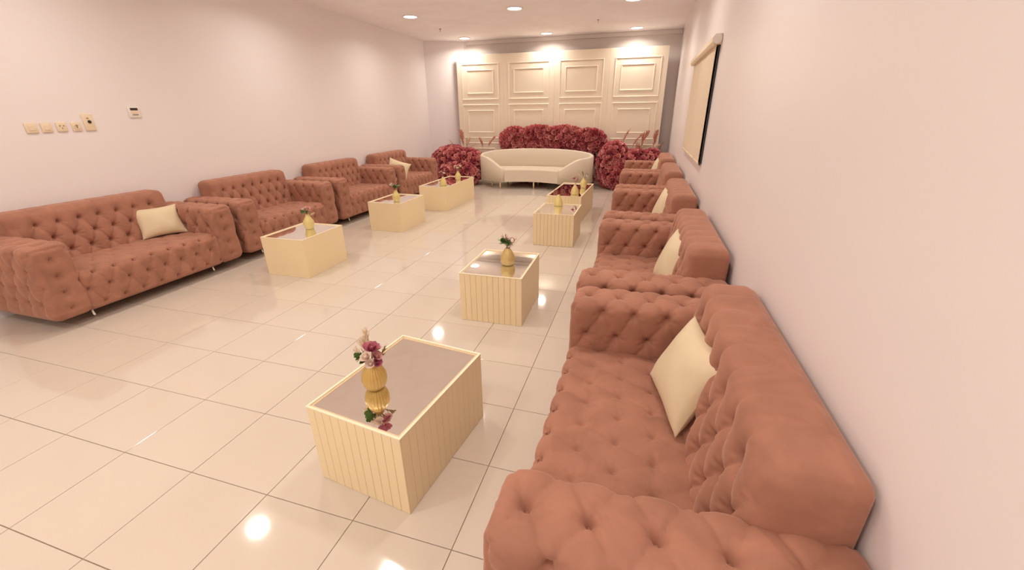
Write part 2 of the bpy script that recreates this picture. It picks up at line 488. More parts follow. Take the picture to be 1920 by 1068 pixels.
def seat_disp(P, Q, N):
    D = 0.80; SH = 0.355
    top = np.abs(P[:, 2]-SH) < 1e-6
    # wrap: front face bottom s=0 .. SH, then along the top towards the back
    s = np.where(top, SH + (P[:, 1]+D/2), P[:, 2])
    h = tuft(P[:, 0]+0.04, s-0.055, 1.33/8, 0.150, (0, 6), 0.028, 0.026)
    side = (np.abs(P[:, 0]) > SEAT_W/2-1e-6) | (P[:, 1] > D/2-1e-6) | (P[:, 2] < 1e-6)
    wx = N[:, 0]**2
    # seat top is sat in: shallower
    k = np.where(top, 0.42, 1.0)
    sm = np.clip((P[:, 1]+D/2)/0.10, 0, 1)
    k = np.where(top, 1-0.50*sm, 1.0)
    base = 0.012*(1-k)
    return np.where(side, 0.004, (h*k+base)*(1-wx*0.7)*np.clip(P[:, 2]/0.04, 0, 1))

BK_W, BK_D, BK_H = 1.33, 0.215, 0.54
def back_disp(P, Q, N):
    top = np.abs(P[:, 2]-BK_H) < 1e-6
    s = np.where(top, BK_H + (P[:, 1]+BK_D/2), np.where(P[:, 1] > BK_D/2-1e-6, BK_H+BK_D+0.0, P[:, 2]))
    h = tuft(P[:, 0], s-0.165, BK_W/8, 0.135, (-1, 2), 0.034, 0.028, hem=0.15)
    rear = (P[:, 1] > BK_D/2-1e-6) | (P[:, 2] < 1e-6)
    side = np.abs(P[:, 0]) > BK_W/2-1e-6
    edge = np.clip((BK_W/2-np.abs(P[:, 0]))/0.05, 0, 1)
    h = 0.026*(1-edge) + h*edge
    h = h*np.clip((BK_D/2-P[:, 1])/0.06, 0, 1)
    return np.where(rear, 0, np.where(side, 0.024*np.clip((BK_D/2-P[:, 1])/0.06, 0, 1), h))
def back_shape(Q):
    Q = Q.copy()
    t = np.clip(Q[:, 2]/BK_H, 0, 1.1)
    # the front face leans back towards the top
    f = (BK_D/2-Q[:, 1])/BK_D
    Q[:, 1] -= f*(1-t)*0.085
    Q[:, 0] *= 1-0.022*np.clip(t, 0, 1)
    return Q

arm_l_me = rounded_box('sofa_arm', (ARM_T, ARM_D, ARM_H), 0.034, STEP, arm_disp(-1)); arm_l_me.materials.append(M_VELVET)
seat_me = rounded_box('sofa_seat', (SEAT_W, 0.80, 0.355), 0.05, STEP, seat_disp); seat_me.materials.append(M_VELVET)
back_me = rounded_box('sofa_back', (BK_W, BK_D, BK_H), 0.028, STEP, back_disp, back_shape); back_me.materials.append(M_VELVET)
def buttons_mesh(name, pts):
    bm = bmesh.new()
    for p in pts:
        bmesh.ops.create_icosphere(bm, subdivisions=1, radius=0.0075, matrix=Matrix.Translation(p))
    me = bm_mesh(name, bm, True); me.materials.append(M_VELVET)
    return me
pts = []
for k in range(-4, 5):
    for i in range(-4, 5):
        yb = i*DU + (k % 2)*DU/2 - 0.03
        if abs(yb) > ARM_D/2-0.07: continue
        if k == 0: pts.append((0, yb, ARM_H-0.018))
        else:
            z = ARM_H-(abs(k)*DV-ARM_T/2); 
            if abs(k) == 1: z -= 0.004
            pts.append((math.copysign(ARM_T/2-0.018-(0.006 if abs(k) == 1 else 0), k), yb, z))
for k in range(0, 4):
    pts.append((0, -ARM_D/2+0.006, 0.09+0.15*k))
arm_btn = buttons_mesh('arm_buttons', pts)
pts = []
for k in range(0, 6):
    for i in range(-5, 6):
        xb = i*SEAT_W/8 + (k % 2)*SEAT_W/16 - 0.04
        if abs(xb) > SEAT_W/2-0.05: continue
        sd = 0.055+0.15*k
        if sd < 0.33: pts.append((xb, -0.40+0.016, sd))
        else: pts.append((xb, -0.40+(sd-0.355), 0.355-0.011))
seat_btn = buttons_mesh('seat_buttons', pts)
pts = []
for k in (-1, 0, 1, 2):
    for i in range(-5, 6):
        xb = i*BK_W/8 + (k % 2)*BK_W/16
        if abs(xb) > BK_W/2-0.05: continue
        z = 0.165+0.135*k; t = z/BK_H
        pts.append((xb, -BK_D/2-(1-t)*0.085+0.018, z))
back_btn = buttons_mesh('back_buttons', pts)

bm = bmesh.new()
add_tube(bm, [(0, 0, 0.001), (0, 0.004, 0.02), (0, 0.014, 0.05), (0, 0.012, 0.075), (0, 0.0, LEG+0.012)], [0.013, 0.011, 0.010, 0.014, 0.022], 12)
leg_me = bm_mesh('sofa_leg', bm, True); leg_me.materials.append(M_CHROME)
under_me = box_mesh('under_frame', -0.86, 0.86, -0.38, 0.40, LEG+0.004, LEG+0.03); under_me.materials.append(M_DARK)

def make_sofa():
    s = empty('tufted_sofa')
    a = link('seat', seat_me, s, (0, -0.047, LEG)); link('buttons', seat_btn, a)['kind'] = 'stuff'
    for sg in (-1, 1):
        a = link('armrest', arm_l_me, s, (sg*(SEAT_W/2+ARM_T/2-0.004), 0, LEG)); link('buttons', arm_btn, a)['kind'] = 'stuff'
    a = link('backrest', back_me, s, (0, ARM_D/2-BK_D/2, 0.375)); link('buttons', back_btn, a)['kind'] = 'stuff'
    for sx_ in (-0.60, 0.60):
        link('leg', leg_me, s, (sx_, -0.33, 0))
        link('leg', leg_me, s, (sx_, 0.36, 0), (0, 0, math.pi))
    link('under_frame', under_me, s)
    return s
proto = make_sofa()
sofas = [
 (XR-0.008-ARM_D/2, 0.930, 'R1', 'large dusty pink buttoned velvet sofa in the foreground against the right wall', 'sofas along the right wall'),
 (XR-0.02-ARM_D/2-0.006, 2.735, 'R', 'dusty pink tufted sofa second from the camera along the right wall', 'sofas along the right wall'),
 (XR-0.02-ARM_D/2-0.006, 4.575, 'R', 'dusty pink tufted sofa in the middle of the right row below the blind', 'sofas along the right wall'),
 (XR-0.02-ARM_D/2-0.006, 6.405, 'R', 'dusty pink tufted sofa without a cushion in the right row', 'sofas along the right wall'),
 (XR-0.02-ARM_D/2-0.006, 8.230, 'R', 'farthest dusty pink tufted sofa on the right, next to the roses', 'sofas along the right wall'),
 (XL+0.02+ARM_D/2+0.006, 2.228, 'L', 'dusty pink tufted sofa nearest the camera along the left wall, under the switches', 'sofas along the left wall'),
 (XL+0.02+ARM_D/2+0.006, 4.125, 'L', 'dusty pink tufted sofa second along the left wall, with no cushion', 'sofas along the left wall'),
 (XL+0.02+ARM_D/2+0.006, 5.985, 'L', 'dusty pink tufted sofa third along the left wall, behind the short middle table', 'sofas along the left wall'),
 (XL+0.02+ARM_D/2+0.006, 7.840, 'L', 'farthest dusty pink tufted sofa on the left wall, with a leaning cushion', 'sofas along the left wall'),
]
cm = children_map()
for k, (x, y, sd, lab, grp) in enumerate(sofas):
    s = proto if k == 0 else copy_tree(proto, None, cm)
    s.location = (x, y, 0); s.rotation_euler = (0, 0, -math.pi/2 if sd[0] == 'R' else math.pi/2)
    if sd == 'R1': s.scale = (0.945, 1, 1)
    if k == 5: s.scale = (1.02, 1, 1)
    tag(s, lab, 'sofa', grp)

# ------------------------------------------------------------------ cushions
def cushion_mesh(w_, h_, t_, seed):
    n = 34
    r = np.random.default_rng(seed)
    us = np.linspace(-1, 1, n+1)
    verts = []; faces = []
    ph = r.uniform(0, 6.28, 6)
    for sgn in (1, -1):
        for i, u in enumerate(us):
            for j, v in enumerate(us):
                # edges pulled in between pointed corners
                px = u*(1-0.11*(1-v*v))*w_/2
                py = v*(1-0.11*(1-u*u))*h_/2
                th = t_/2*max(0.0, (1-abs(u)**2.4))**0.55*max(0.0, (1-abs(v)**2.4))**0.55
                wr = 0.0022*math.sin(5*u+3*v+ph[0])*math.sin(2*v+ph[1]) + 0.0012*math.sin(9*v-5*u+ph[2])*abs(u*v)
                verts.append((px, py, sgn*(th+(wr*min(1, th/(t_*0.2)) if th > 0 else 0)+0.0015)))
    m = (n+1)**2
    for i in range(n):
        for j in range(n):
            a = i*(n+1)+j
            faces.append((a, a+n+1, a+n+2, a+1))
            faces.append((m+a, m+a+1, m+a+n+2, m+a+n+1))
    ring = [(i, 0) for i in range(n)] + [(n, j) for j in range(n)] + [(i, n) for i in range(n, 0, -1)] + [(0, j) for j in range(n, 0, -1)]
    R = [i*(n+1)+j for i, j in ring]
    for a, b in zip(R, R[1:]+R[:1]):
        faces.append((a, m+a, m+b, b))
    me = mesh_np('cushion', verts, faces)
    bm = bmesh.new(); bm.from_mesh(me); bmesh.ops.recalc_face_normals(bm, faces=bm.faces); bm.to_mesh(me); bm.free()
    me.materials.append(M_CUSH)
    return me
def cushion(center, udir, updir, w_, h_, t_, label, seed):
    u = Vector(udir).normalized(); v = Vector(updir); v = (v-u*v.dot(u)).normalized(); nn = u.cross(v)
    o = link('cushion', cushion_mesh(w_, h_, t_, seed))
    mm = Matrix((u, v, nn)).transposed().to_4x4(); mm.translation = Vector(center)
    o.matrix_world = mm
    tag(o, label, 'cushion', 'plain cream cushions on the sofas')
    return o
cushion((2.905, 1.125, 0.655), (0.09, -0.42, 0.0), (0.17, 0.0, 0.33), 0.46, 0.385, 0.16, 'cream cushion on the large foreground sofa at the right', 1)
cushion((2.935, 2.62, 0.675), (0.10, -0.42, 0.0), (0.14, 0.0, 0.37), 0.46, 0.43, 0.17, 'cream cushion seen edge-on on the second right-hand sofa', 2)
cushion((2.93, 4.62, 0.675), (0.13, -0.42, 0.0), (0.14, 0.0, 0.37), 0.42, 0.43, 0.14, 'cream cushion on the middle sofa of the right row', 3)
cushion((2.93, 8.25, 0.675), (0.13, -0.42, 0.0), (0.14, 0.0, 0.37), 0.42, 0.43, 0.14, 'cream cushion on the farthest right-hand sofa beside the roses', 4)
cushion((-2.60, 2.695, 0.625), (0.14, 0.37, 0.0), (-0.17, 0.03, 0.30), 0.43, 0.36, 0.14, 'cream cushion on the left sofa under the switches', 5)
cushion((-2.28, 7.34, 0.66), (0.38, 0.16, -0.14), (-0.12, 0.10, 0.30), 0.46, 0.36, 0.13, 'cream cushion slumped on the farthest left-hand sofa', 6)

# ------------------------------------------------------------------ mirror-topped tables
TH = 0.452
def table(cx_, cy_, w_, d_, rz, planks, label):
    t = empty('coffee_table', (cx_, cy_, 0), math.radians(rz))
    tag(t, label, 'table', 'cream box tables with mirror tops')
    hw, hd = w_/2, d_/2
    th = 0.014 if planks else 0.018
    z0, z1 = 0.001, TH-0.004
    # carcass (four walls) set in behind the planks
    bm = bmesh.new()
    e = 0.009 if planks else 0.0
    add_box(bm, -hw+e, hw-e, -hd+e, -hd+e+th, z0, z1)
    add_box(bm, -hw+e, hw-e, hd-e-th, hd-e, z0, z1)
    add_box(bm, -hw+e, -hw+e+th, -hd+e+th, hd-e-th, z0, z1)
    add_box(bm, hw-e-th, hw-e, -hd+e+th, hd-e-th, z0, z1)
    link('carcass', bm_mesh('carcass', bm), t, mat=(M_CREAMIN if planks else M_CREAM))
    if planks:
        for (length, face) in ((w_, 0), (w_, 1), (d_-0.018, 2), (d_-0.018, 3)):
            nn = int(round(length/0.0525)); pw = length/nn
            pm = box_mesh('plank', -pw/2+0.0009, pw/2-0.0009, 0.0, 0.009, z0, z1, 0.0012, 1); pm.materials.append(M_CREAM)
            for k in range(nn):
                a = -length/2+pw*(k+0.5)
                if face == 0: l, r = (a, -hd, 0), 0
                elif face == 1: l, r = (a, hd, 0), math.pi
                elif face == 2: l, r = (hw, a, 0), math.pi/2
                else: l, r = (-hw, a, 0), -math.pi/2
                link('plank', pm, t, l, (0, 0, r))
    # rim frame and the mirror sheet let in below it
    bm = bmesh.new(); rw = 0.011
    x = [-hw-0.001, -hw+rw, hw-rw, hw+0.001]; y = [-hd-0.001, -hd+rw, hd-rw, hd+0.001]
    for (a, b, c, d) in ((x[0], x[3], y[0], y[1]), (x[0], x[3], y[2], y[3]), (x[0], x[1], y[1], y[2]), (x[2], x[3], y[1], y[2])):
        add_box(bm, a, b, c, d, TH-0.004, TH+0.002)
    link('rim', bm_mesh('rim', bm), t, mat=M_RIM)
    link('mirror_top', box_mesh('mirror_top', -hw+rw+0.0005, hw-rw-0.0005, -hd+rw+0.0005, hd-rw-0.0005, TH-0.014, TH-0.006), t, mat=M_MIRROR)
    return t
table(1.515, 0.985, 0.555, 0.745, -7.2, True, 'cream plank-sided table with mirror top in the foreground')
table(1.470, 2.845, 0.567, 0.700, 0.8, True, 'cream plank-sided table with mirror top, second from the camera on the right')
table(1.550, 5.255, 0.567, 0.720, 0.0, True, 'cream plank-sided table with mirror top, third on the right, before the long one')
table(1.480, 6.930, 0.580, 1.400, -2.0, True, 'long cream table with two vases in front of the curved ivory sofa')
table(-1.185, 3.300, 0.570, 0.700, 1.0, False, 'plain cream box table nearest the camera on the left side')
table(-1.165, 5.375, 0.570, 0.780, 0.0, False, 'plain cream box table in the middle of the left side')
table(-1.120, 7.270, 0.570, 1.400, 0.0, False, 'long plain cream box table with two vases at the far left')
MZ = TH-0.006

# ------------------------------------------------------------------ vases and dried bouquets
def petal(bm, base, direction, up, length, width, curl=0.3, n=3):
    d = Vector(direction).normalized(); u = Vector(up); u = (u-d*u.dot(d)).normalized(); s = d.cross(u)
    rows = []
    for i in range(n+1):
        t = i/n
        wv = width*math.sin(math.pi*(0.12+0.76*t))**0.8
        c = Vector(base)+d*length*t + u*(curl*length*t*t)
        rows.append([bm.verts.new(c - s*wv*0.5 + u*wv*0.18), bm.verts.new(c), bm.verts.new(c + s*wv*0.5 + u*wv*0.18)])
    for a, b in zip(rows, rows[1:]):
        bm.faces.new((a[0], a[1], b[1], b[0])); bm.faces.new((a[1], a[2], b[2], b[1]))

def rose_mesh(name, r, m, seed=0, rings=((5, 0.25, 1.0), (5, 0.75, 0.78), (4, 1.15, 0.52)), bud=True):
    rd = random.Random(seed)
    bm = bmesh.new()
    for (nn, tilt, sc_) in rings:
        off = rd.uniform(0, 6)
        for k in range(nn):
            a = off+2*math.pi*k/nn + rd.uniform(-.12, .12)
            rad = Vector((math.cos(a), math.sin(a), 0))
            d = rad*math.cos(tilt) + Vector((0, 0, 1))*math.sin(tilt)
            up = -rad*math.sin(tilt) + Vector((0, 0, 1))*math.cos(tilt)
            petal(bm, rad*0.05*r, d, up, r*sc_*rd.uniform(.9, 1.08), r*1.25*sc_, 0.42)
    if bud:
        lathe(bm, [(0.10*r, 0), (0.24*r, 0.25*r), (0.22*r, 0.5*r), (0.08*r, 0.66*r)], 7)
    me = bm_mesh(name, bm, True); me.materials.append(m)
    return me

def vase_mesh(kind, m):
    bm = bmesh.new()
    if kind == 'ribbed':
        prof = [(0.030, 0.0), (0.040, 0.004), (0.054, 0.025), (0.061, 0.055), (0.059, 0.085), (0.047, 0.115), (0.030, 0.135), (0.022, 0.145), (0.0235, 0.152), (0.019, 0.152), (0.017, 0.140)]
        lathe(bm, prof, 96, 24, 0.035)
    elif kind == 'egg':
        prof = [(0.042, 0.0), (0.050, 0.003), (0.062, 0.020), (0.068, 0.050), (0.060, 0.090), (0.044, 0.125), (0.026, 0.150), (0.020, 0.160), (0.015, 0.160), (0.013, 0.148)]
        lathe(bm, prof, 48, 12, 0.018)
    elif kind == 'cone':
        prof = [(0.060, 0.0), (0.066, 0.006), (0.068, 0.030), (0.058, 0.075), (0.040, 0.115), (0.022, 0.145), (0.017, 0.160), (0.013, 0.160), (0.011, 0.148)]
        lathe(bm, prof, 48, 16, 0.02)
    else:
        prof = [(0.040, 0.0), (0.046, 0.004), (0.050, 0.030), (0.062, 0.065), (0.058, 0.100), (0.036, 0.135), (0.024, 0.155), (0.020, 0.175), (0.024, 0.180), (0.018, 0.180), (0.016, 0.165)]
        lathe(bm, prof, 64, 16, 0.03)
    me = bm_mesh('vase', bm, True); me.materials.append(m)
    return me
VM = {k: vase_mesh(k, m) for k, m in (('ribbed', M_GOLD), ('egg', M_GOLD2), ('cone', M_YELLOW), ('bottle', M_YELLOW))}
VH = {'ribbed': 0.150, 'egg': 0.158, 'cone': 0.158, 'bottle': 0.178}

def plume_mesh(name, length, bend, m, fuzz=0.02, seed=0, nb=26, start=0.3):
    rd = random.Random(seed); bm = bmesh.new()
    P = []
    for i in range(9):
        t = i/8
        P.append(Vector((bend*t*t*length, 0, length*t*(1-0.25*abs(bend)*t))))
    add_tube(bm, P, [0.0018*(1-0.5*i/8) for i in range(9)], 5)
    for k in range(nb):
        t = start+(1-start)*k/nb; f = t*8; i = min(7, int(f)); p = P[i].lerp(P[i+1], f-i)
        a = rd.uniform(0, 6.28); tang = (P[i+1]-P[i]).normalized()
        side = Vector((math.cos(a), math.sin(a), 0))
        wv = fuzz*math.sin(math.pi*min(1, (t-start)/(1-start)*0.85+0.12))
        petal(bm, p, (side*0.8+tang), tang, wv*1.9, wv*0.55, 0.2, 2)
    me = bm_mesh(name, bm, False); me.materials.append(m)
    return me

def leaf_mesh(name, L, W, m, n=5, seed=0):
    rd = random.Random(seed); bm = bmesh.new()
    for k in range(n):
        a = rd.uniform(0, 6.28); t = rd.uniform(.2, .9)
        petal(bm, (0, 0, 0), (math.cos(a)*t, math.sin(a)*t, rd.uniform(.2, 1.0)), (0, 0, 1), L*rd.uniform(.6, 1), W, -0.3, 3)
    me = bm_mesh(name, bm, False); me.materials.append(m)
    return me

def bouquet(x, y, z, spec, label, rz=0.0):
    t = empty('dried_bouquet', (x, y, z), rz)
    tag(t, label, 'flowers', 'small dried bouquets in the gold vases')
    for i, s in enumerate(spec):
        kind, dx, dy, hz, size = s[:5]; m = s[5]
        tip = Vector((dx, dy, hz))
        if kind in ('flower', 'leaf'):
            bm = bmesh.new(); add_tube(bm, [(dx*.05, dy*.05, -0.055), (dx*.3, dy*.3, hz*.4), tip], [0.0022, 0.002, 0.0016], 5)
            link('stem', bm_mesh('stem', bm), t, mat=M_STEM)
            d = Vector((dx, dy, max(hz, .02))).normalized()
            q = d.to_track_quat('Z', 'Y').to_euler()
            if kind == 'flower': link('flower_head', rose_mesh('flower_head', size, m, i+int(size*1000)), t, tip, q)
            else: link('leaf_sprig', leaf_mesh('leaf_sprig', size, size*.55, m, 7, i), t, tip*0.75, q)
        elif kind == 'plume':
            d = Vector((dx, dy, hz)).normalized()
            q = d.to_track_quat('Z', 'Y').to_euler()
            link('plume', plume_mesh('plume', tip.length+0.04, s[6] if len(s) > 6 else 0.3, m, size, i), t, (dx*.03, dy*.03, -0.03), q)
        elif kind == 'loop':
            bm = bmesh.new(); pts = [(0, 0, -0.05), (dx*.5, dy*.5, hz*.5)]
            for k in range(11):
                a = -math.pi/2+2*math.pi*k/11
                pts.append((dx+size*math.cos(a), dy, hz+size*1.2*(1+math.sin(a))))
            add_tube(bm, pts, 0.0035, 6)
            link('curled_twig', bm_mesh('curled_twig', bm, True), t, mat=m)
    return t

def vase(x, y, kind, vlabel, spec, blabel, rz=0.0):
    o = link('vase', VM[kind], None, (x, y, MZ+0.0005)); tag(o, vlabel, 'vase', 'gold vases on the mirror tables')
    b = bouquet(x, y, MZ+VH[kind], spec, blabel, rz)
    if kind == 'ribbed': b.scale = (1.25, 1.25, 1.2)

vase(1.428, 0.880, 'ribbed', 'ribbed mustard gold vase on the foreground table', [
    ('flower', 0.012, -0.004, 0.062, 0.036, M_MAUVE), ('flower', 0.022, 0.0, 0.030, 0.026, M_BLUSH), ('flower', -0.006, -0.016, 0.030, 0.028, M_WHITEP),
    ('flower', 0.030, -0.010, 0.012, 0.022, M_MAUVE), ('flower', 0.004, 0.02, 0.045, 0.028, M_BLUSH), ('flower', 0.010, -0.020, 0.008, 0.022, M_WHITEP),
    ('leaf', -0.045, -0.01, 0.030, 0.040, M_LEAF), ('leaf', -0.065, 0.0, 0.022, 0.036, M_LEAF), ('leaf', -0.030, -0.02, 0.012, 0.032, M_LEAF),
    ('plume', -0.060, 0.03, 0.120, 0.024, M_PLUME2, -0.2), ('plume', -0.040, 0.01, 0.085, 0.028, M_PLUME2, -0.2), ('plume', -0.07, 0.0, 0.05, 0.016, M_PLUME2, -0.3),
    ('plume', 0.035, 0.02, 0.055, 0.012, M_STEM, 0.4)],
    'dried bouquet with a mauve bloom and green leaves in the foreground vase')
vase(1.535, 2.83, 'egg', 'egg-shaped straw-coloured vase on the second right-hand table', [
    ('leaf', -0.02, 0, 0.05, 0.075, M_LEAF), ('leaf', -0.045, 0, 0.065, 0.07, M_LEAF), ('leaf', 0.012, 0, 0.045, 0.06, M_LEAF), ('leaf', 0.0, .01, 0.02, 0.055, M_LEAF),
    ('plume', -0.07, 0.01, 0.13, 0.018, M_PLUME2, -0.3), ('plume', 0.0, 0.0, 0.13, 0.018, M_BLUSH, 0.1), ('plume', 0.06, 0.0, 0.11, 0.014, M_PLUME2, 0.4), ('loop', 0.045, 0, 0.055, 0.020, M_MAUVE)],
    'green spiky sprig with a curled twig in the egg-shaped vase')
vase(1.500, 5.50, 'cone', 'cone-necked yellow vase on the third right-hand table', [
    ('plume', -0.04, 0, 0.06, 0.014, M_STEM, -0.8), ('plume', 0.05, 0, 0.07, 0.014, M_STEM, 0.8), ('loop', 0.07, 0, 0.02, 0.026, M_STEM), ('loop', -0.05, 0, 0.02, 0.022, M_STEM)],
    'bare curled dark twigs in the vase on the third right-hand table')
vase(1.600, 6.47, 'cone', 'pointed gold vase at the near end of the long right table', [
    ('loop', 0.01, 0, 0.06, 0.034, M_MAUVE), ('flower', -0.02, 0, 0.09, 0.035, M_MAUVE), ('plume', 0.03, 0, 0.12, 0.022, M_BLUSH, 0.3)],
    'mauve curled bloom in the near vase of the long right table')
vase(1.655, 7.15, 'bottle', 'yellow vase at the far end of the long right table', [
    ('plume', -0.02, 0, 0.14, 0.02, M_STEM, 0.4), ('plume', -0.09, 0, 0.08, 0.018, M_PLUME2, -0.4), ('flower', 0.04, 0, 0.03, 0.03, M_WHITEP), ('loop', 0.045, 0, 0.04, 0.02, M_LEAF), ('plume', 0.16, 0, 0.01, 0.008, M_STEM, 0.1)],
    'sparse dry sprig with a twig sticking out sideways, far right vase')
vase(-1.190, 3.42, 'bottle', 'yellow ribbed vase on the nearest left-hand table', [
    ('flower', 0.02, 0, 0.06, 0.038, M_BLUSH), ('flower', -0.03, 0, 0.055, 0.032, M_WHITEP), ('leaf', -0.045, 0, 0.03, 0.06, M_LEAF), ('leaf', 0.0, 0, 0.02, 0.05, M_LEAF), ('plume', -0.04, 0, 0.15, 0.02, M_BLUSH, 0.1), ('plume', 0.05, 0, 0.03, 0.02, M_PLUME2, 0.3)],
    'bouquet with a blush bloom and pink plume on the nearest left table')
vase(-1.045, 5.18, 'bottle', 'yellow vase on the middle left-hand table', [
    ('leaf', 0.01, 0, 0.05, 0.09, M_LEAF), ('leaf', 0.0, 0, 0.03, 0.07, M_LEAF), ('flower', -0.06, 0, 0.075, 0.035, M_WHITEP), ('flower', -0.03, 0, 0.065, 0.030, M_WHITEP), ('plume', 0.03, 0, 0.20, 0.022, M_BLUSH, 0.1)],
    'white blooms with green leaves and a tall plume, middle left table')
vase(-1.000, 6.80, 'cone', 'gold vase at the near end of the long left table', [
    ('flower', -0.03, 0, 0.075, 0.045, M_WHITEP), ('flower', 0.02, 0, 0.06, 0.036, M_WHITEP), ('plume', 0.03, 0, 0.17, 0.022, M_BLUSH, 0.2), ('plume', -0.02, 0, 0.10, 0.03, M_MAUVE, 0.2)],
    'white and mauve bloom in the near vase of the long left table')
vase(-1.000, 7.52, 'bottle', 'pale yellow vase at the far end of the long left table', [
    ('flower', -0.05, 0, 0.09, 0.036, M_WHITEP), ('flower', 0.0, 0, 0.05, 0.040, M_WHITEP), ('flower', 0.05, 0, 0.09, 0.034, M_WHITEP), ('plume', -0.06, 0, 0.13, 0.02, M_STEM, -0.3), ('plume', 0.07, 0, 0.13, 0.02, M_STEM, 0.3)],
    'small cluster of white blooms in the far vase of the long left table')

# ------------------------------------------------------------------ panelled backdrop
BY = 10.52
bd = empty('panelled_backdrop', (0.42, BY, 0)); tag(bd, 'tall ivory backdrop with four moulded panels behind the roses', 'backdrop')
bx0, bx1, bz1 = -2.20, 2.985, 3.085
bm = bmesh.new(); add_box(bm, bx0-0.42, bx1-0.42, 0.036, 0.075, 0.002, bz1-0.01)
link('back_frame', bm_mesh('back_frame', bm), bd, mat=M_PANELEDGE)
edges = [-2.20, -0.93, 0.385, 1.69, 2.985]
for k in range(4):
    a, b = edges[k]-0.42, edges[k+1]-0.42
    link('panel', box_mesh('panel', a+0.0008, b-0.0008, 0.0, 0.035, 0.002, bz1, 0.004, 1), bd, mat=M_PANEL)
def moulding(x0, x1, z0, z1, wd=0.034, th=0.014):
    """rectangular picture-frame moulding with mitred, stepped profile"""
    bm = bmesh.new()
    prof = [(0, 0), (0.004, -th*.6), (wd*.3, -th), (wd*.62, -th*.75), (wd*.7, -th*.35), (wd, -th*.25), (wd, 0)]
    loops = []
    for (o, d) in prof:
        loops.append([bm.verts.new((x, d, z)) for x, z in ((x0+o, z0+o), (x1-o, z0+o), (x1-o, z1-o), (x0+o, z1-o))])
    for a, b in zip(loops, loops[1:]):
        for k in range(4):
            bm.faces.new((a[k], a[(k+1) % 4], b[(k+1) % 4], b[k]))
    return bm_mesh('moulding_frame', bm)
tiers = [((2.045, 2.885), (2.185, 2.745)), ((1.095, 1.935), (1.235, 1.795)), ((0.145, 0.985), (0.285, 0.845))]
for k in range(4):
    a, b = edges[k]-0.42, edges[k+1]-0.42
    cxk = (a+b)/2
    for (o0, o1), (i0_, i1_) in tiers:
        link('moulding_frame', moulding(a+0.125, b-0.125, o0, o1), bd, mat=M_PANEL)
        link('moulding_frame', moulding(a+0.265, b-0.265, i0_, i1_), bd, mat=M_PANEL)

# ------------------------------------------------------------------ curved ivory sofa
cs = empty('curved_sofa', (0.13, 9.66, 0)); tag(cs, 'ivory curved sofa with a tall round back on slim cream legs', 'sofa')
A_, B_ = 1.42, 0.58
TW = 0.09
def shell():
    bm = bmesh.new()
    n = 96; th0 = math.radians(-117.0+0); span = math.radians(360-126)
    # angle measured from +x; the opening faces -y
    t_start = math.radians(-90+63/2*1.0) ; 
    rings = []
    a0 = math.radians(-90+29); a1 = math.radians(270-29)
    for i in range(n+1):
        f = i/n
        # widen angular gap so that the tips sit at x=+-0.65
        t = a0+(a1-a0)*f
        ca, sa = math.cos(t), math.sin(t)
        # height profile: seat height at the tips, rising quickly to the sides and gently to the back
        g = min(f, 1-f)*2
        if g < 0.22: zt = 0.47+(0.74-0.47)*(math.sin(g/0.22*math.pi/2))
        else: zt = 0.74+(0.885-0.74)*math.sin((g-0.22)/0.78*math.pi/2)**1.2
        zb = 0.165
        xo, yo = A_*ca, B_*sa; xi, yi = (A_-TW)*ca, (B_-TW)*sa
        mx, my = (xo+xi)/2, (yo+yi)/2
        ring = []
        for (x_, y_, z_) in ((xo, yo, zb), (xo, yo, zt-0.022), (xo*.7+mx*.3, yo*.7+my*.3, zt-0.006), (mx, my, zt), (xi*.7+mx*.3, yi*.7+my*.3, zt-0.006), (xi, yi, zt-0.022), (xi, yi, zb)):
            ring.append(bm.verts.new((x_, y_, z_)))
        rings.append(ring)
    for a, b in zip(rings, rings[1:]):
        for k in range(7):
            bm.faces.new((a[k], a[(k+1) % 7], b[(k+1) % 7], b[k]))
    bm.faces.new(rings[0]); bm.faces.new(rings[-1][::-1])
    return bm_mesh('curved_back', bm, True)
o = link('curved_back', shell(), cs, mat=M_LEATHER)
def cseat(z0, z1, grow, name):
    bm = bmesh.new()
    n = 60; a0 = math.radians(-90+29); a1 = math.radians(270-29)
    out = []
    for i in range(n+1):
        t = a0+(a1-a0)*i/n
        out.append(((A_-grow)*math.cos(t), (B_-grow)*math.sin(t)))
    xl, yl = out[-1]; xr, yr = out[0]
    # concave front between the two tips
    m_ = 20
    for i in range(1, m_):
        f = i/m_
        out.append((xl+(xr-xl)*f, yl+0.16*math.sin(math.pi*f)))
    prof = [(1.0, z0), (1.0, z1-0.03), (0.985, z1-0.008), (0.96, z1)]
    loops = [[bm.verts.new((x_*s, y_*s, z_)) for x_, y_ in out] for s, z_ in prof]
    N_ = len(out)
    for a, b in zip(loops, loops[1:]):
        for k in range(N_): bm.faces.new((a[k], a[(k+1) % N_], b[(k+1) % N_], b[k]))
    top = bm.faces.new(loops[-1]); bot = bm.faces.new(loops[0][::-1])
    bmesh.ops.triangulate(bm, faces=[top, bot])
    return bm_mesh(name, bm, False)
link('seat', cseat(0.166, 0.45, 0.06, 'curved_seat'), cs, mat=M_LEATHER)
bm = bmesh.new(); add_tube(bm, [(0, 0, 0.001), (0, 0, 0.18)], [0.017, 0.021], 12)
cl_me = bm_mesh('curved_leg', bm, True); cl_me.materials.append(M_BRASSLEG)
for (x_, y_) in ((-0.77, -0.44), (-1.06, -0.20), (0.03, -0.255), (-0.0, 0.36), (0.77, -0.44), (1.06, -0.20), (-0.8, 0.30), (0.8, 0.30)):
    link('leg', cl_me, cs, (x_, y_, 0))

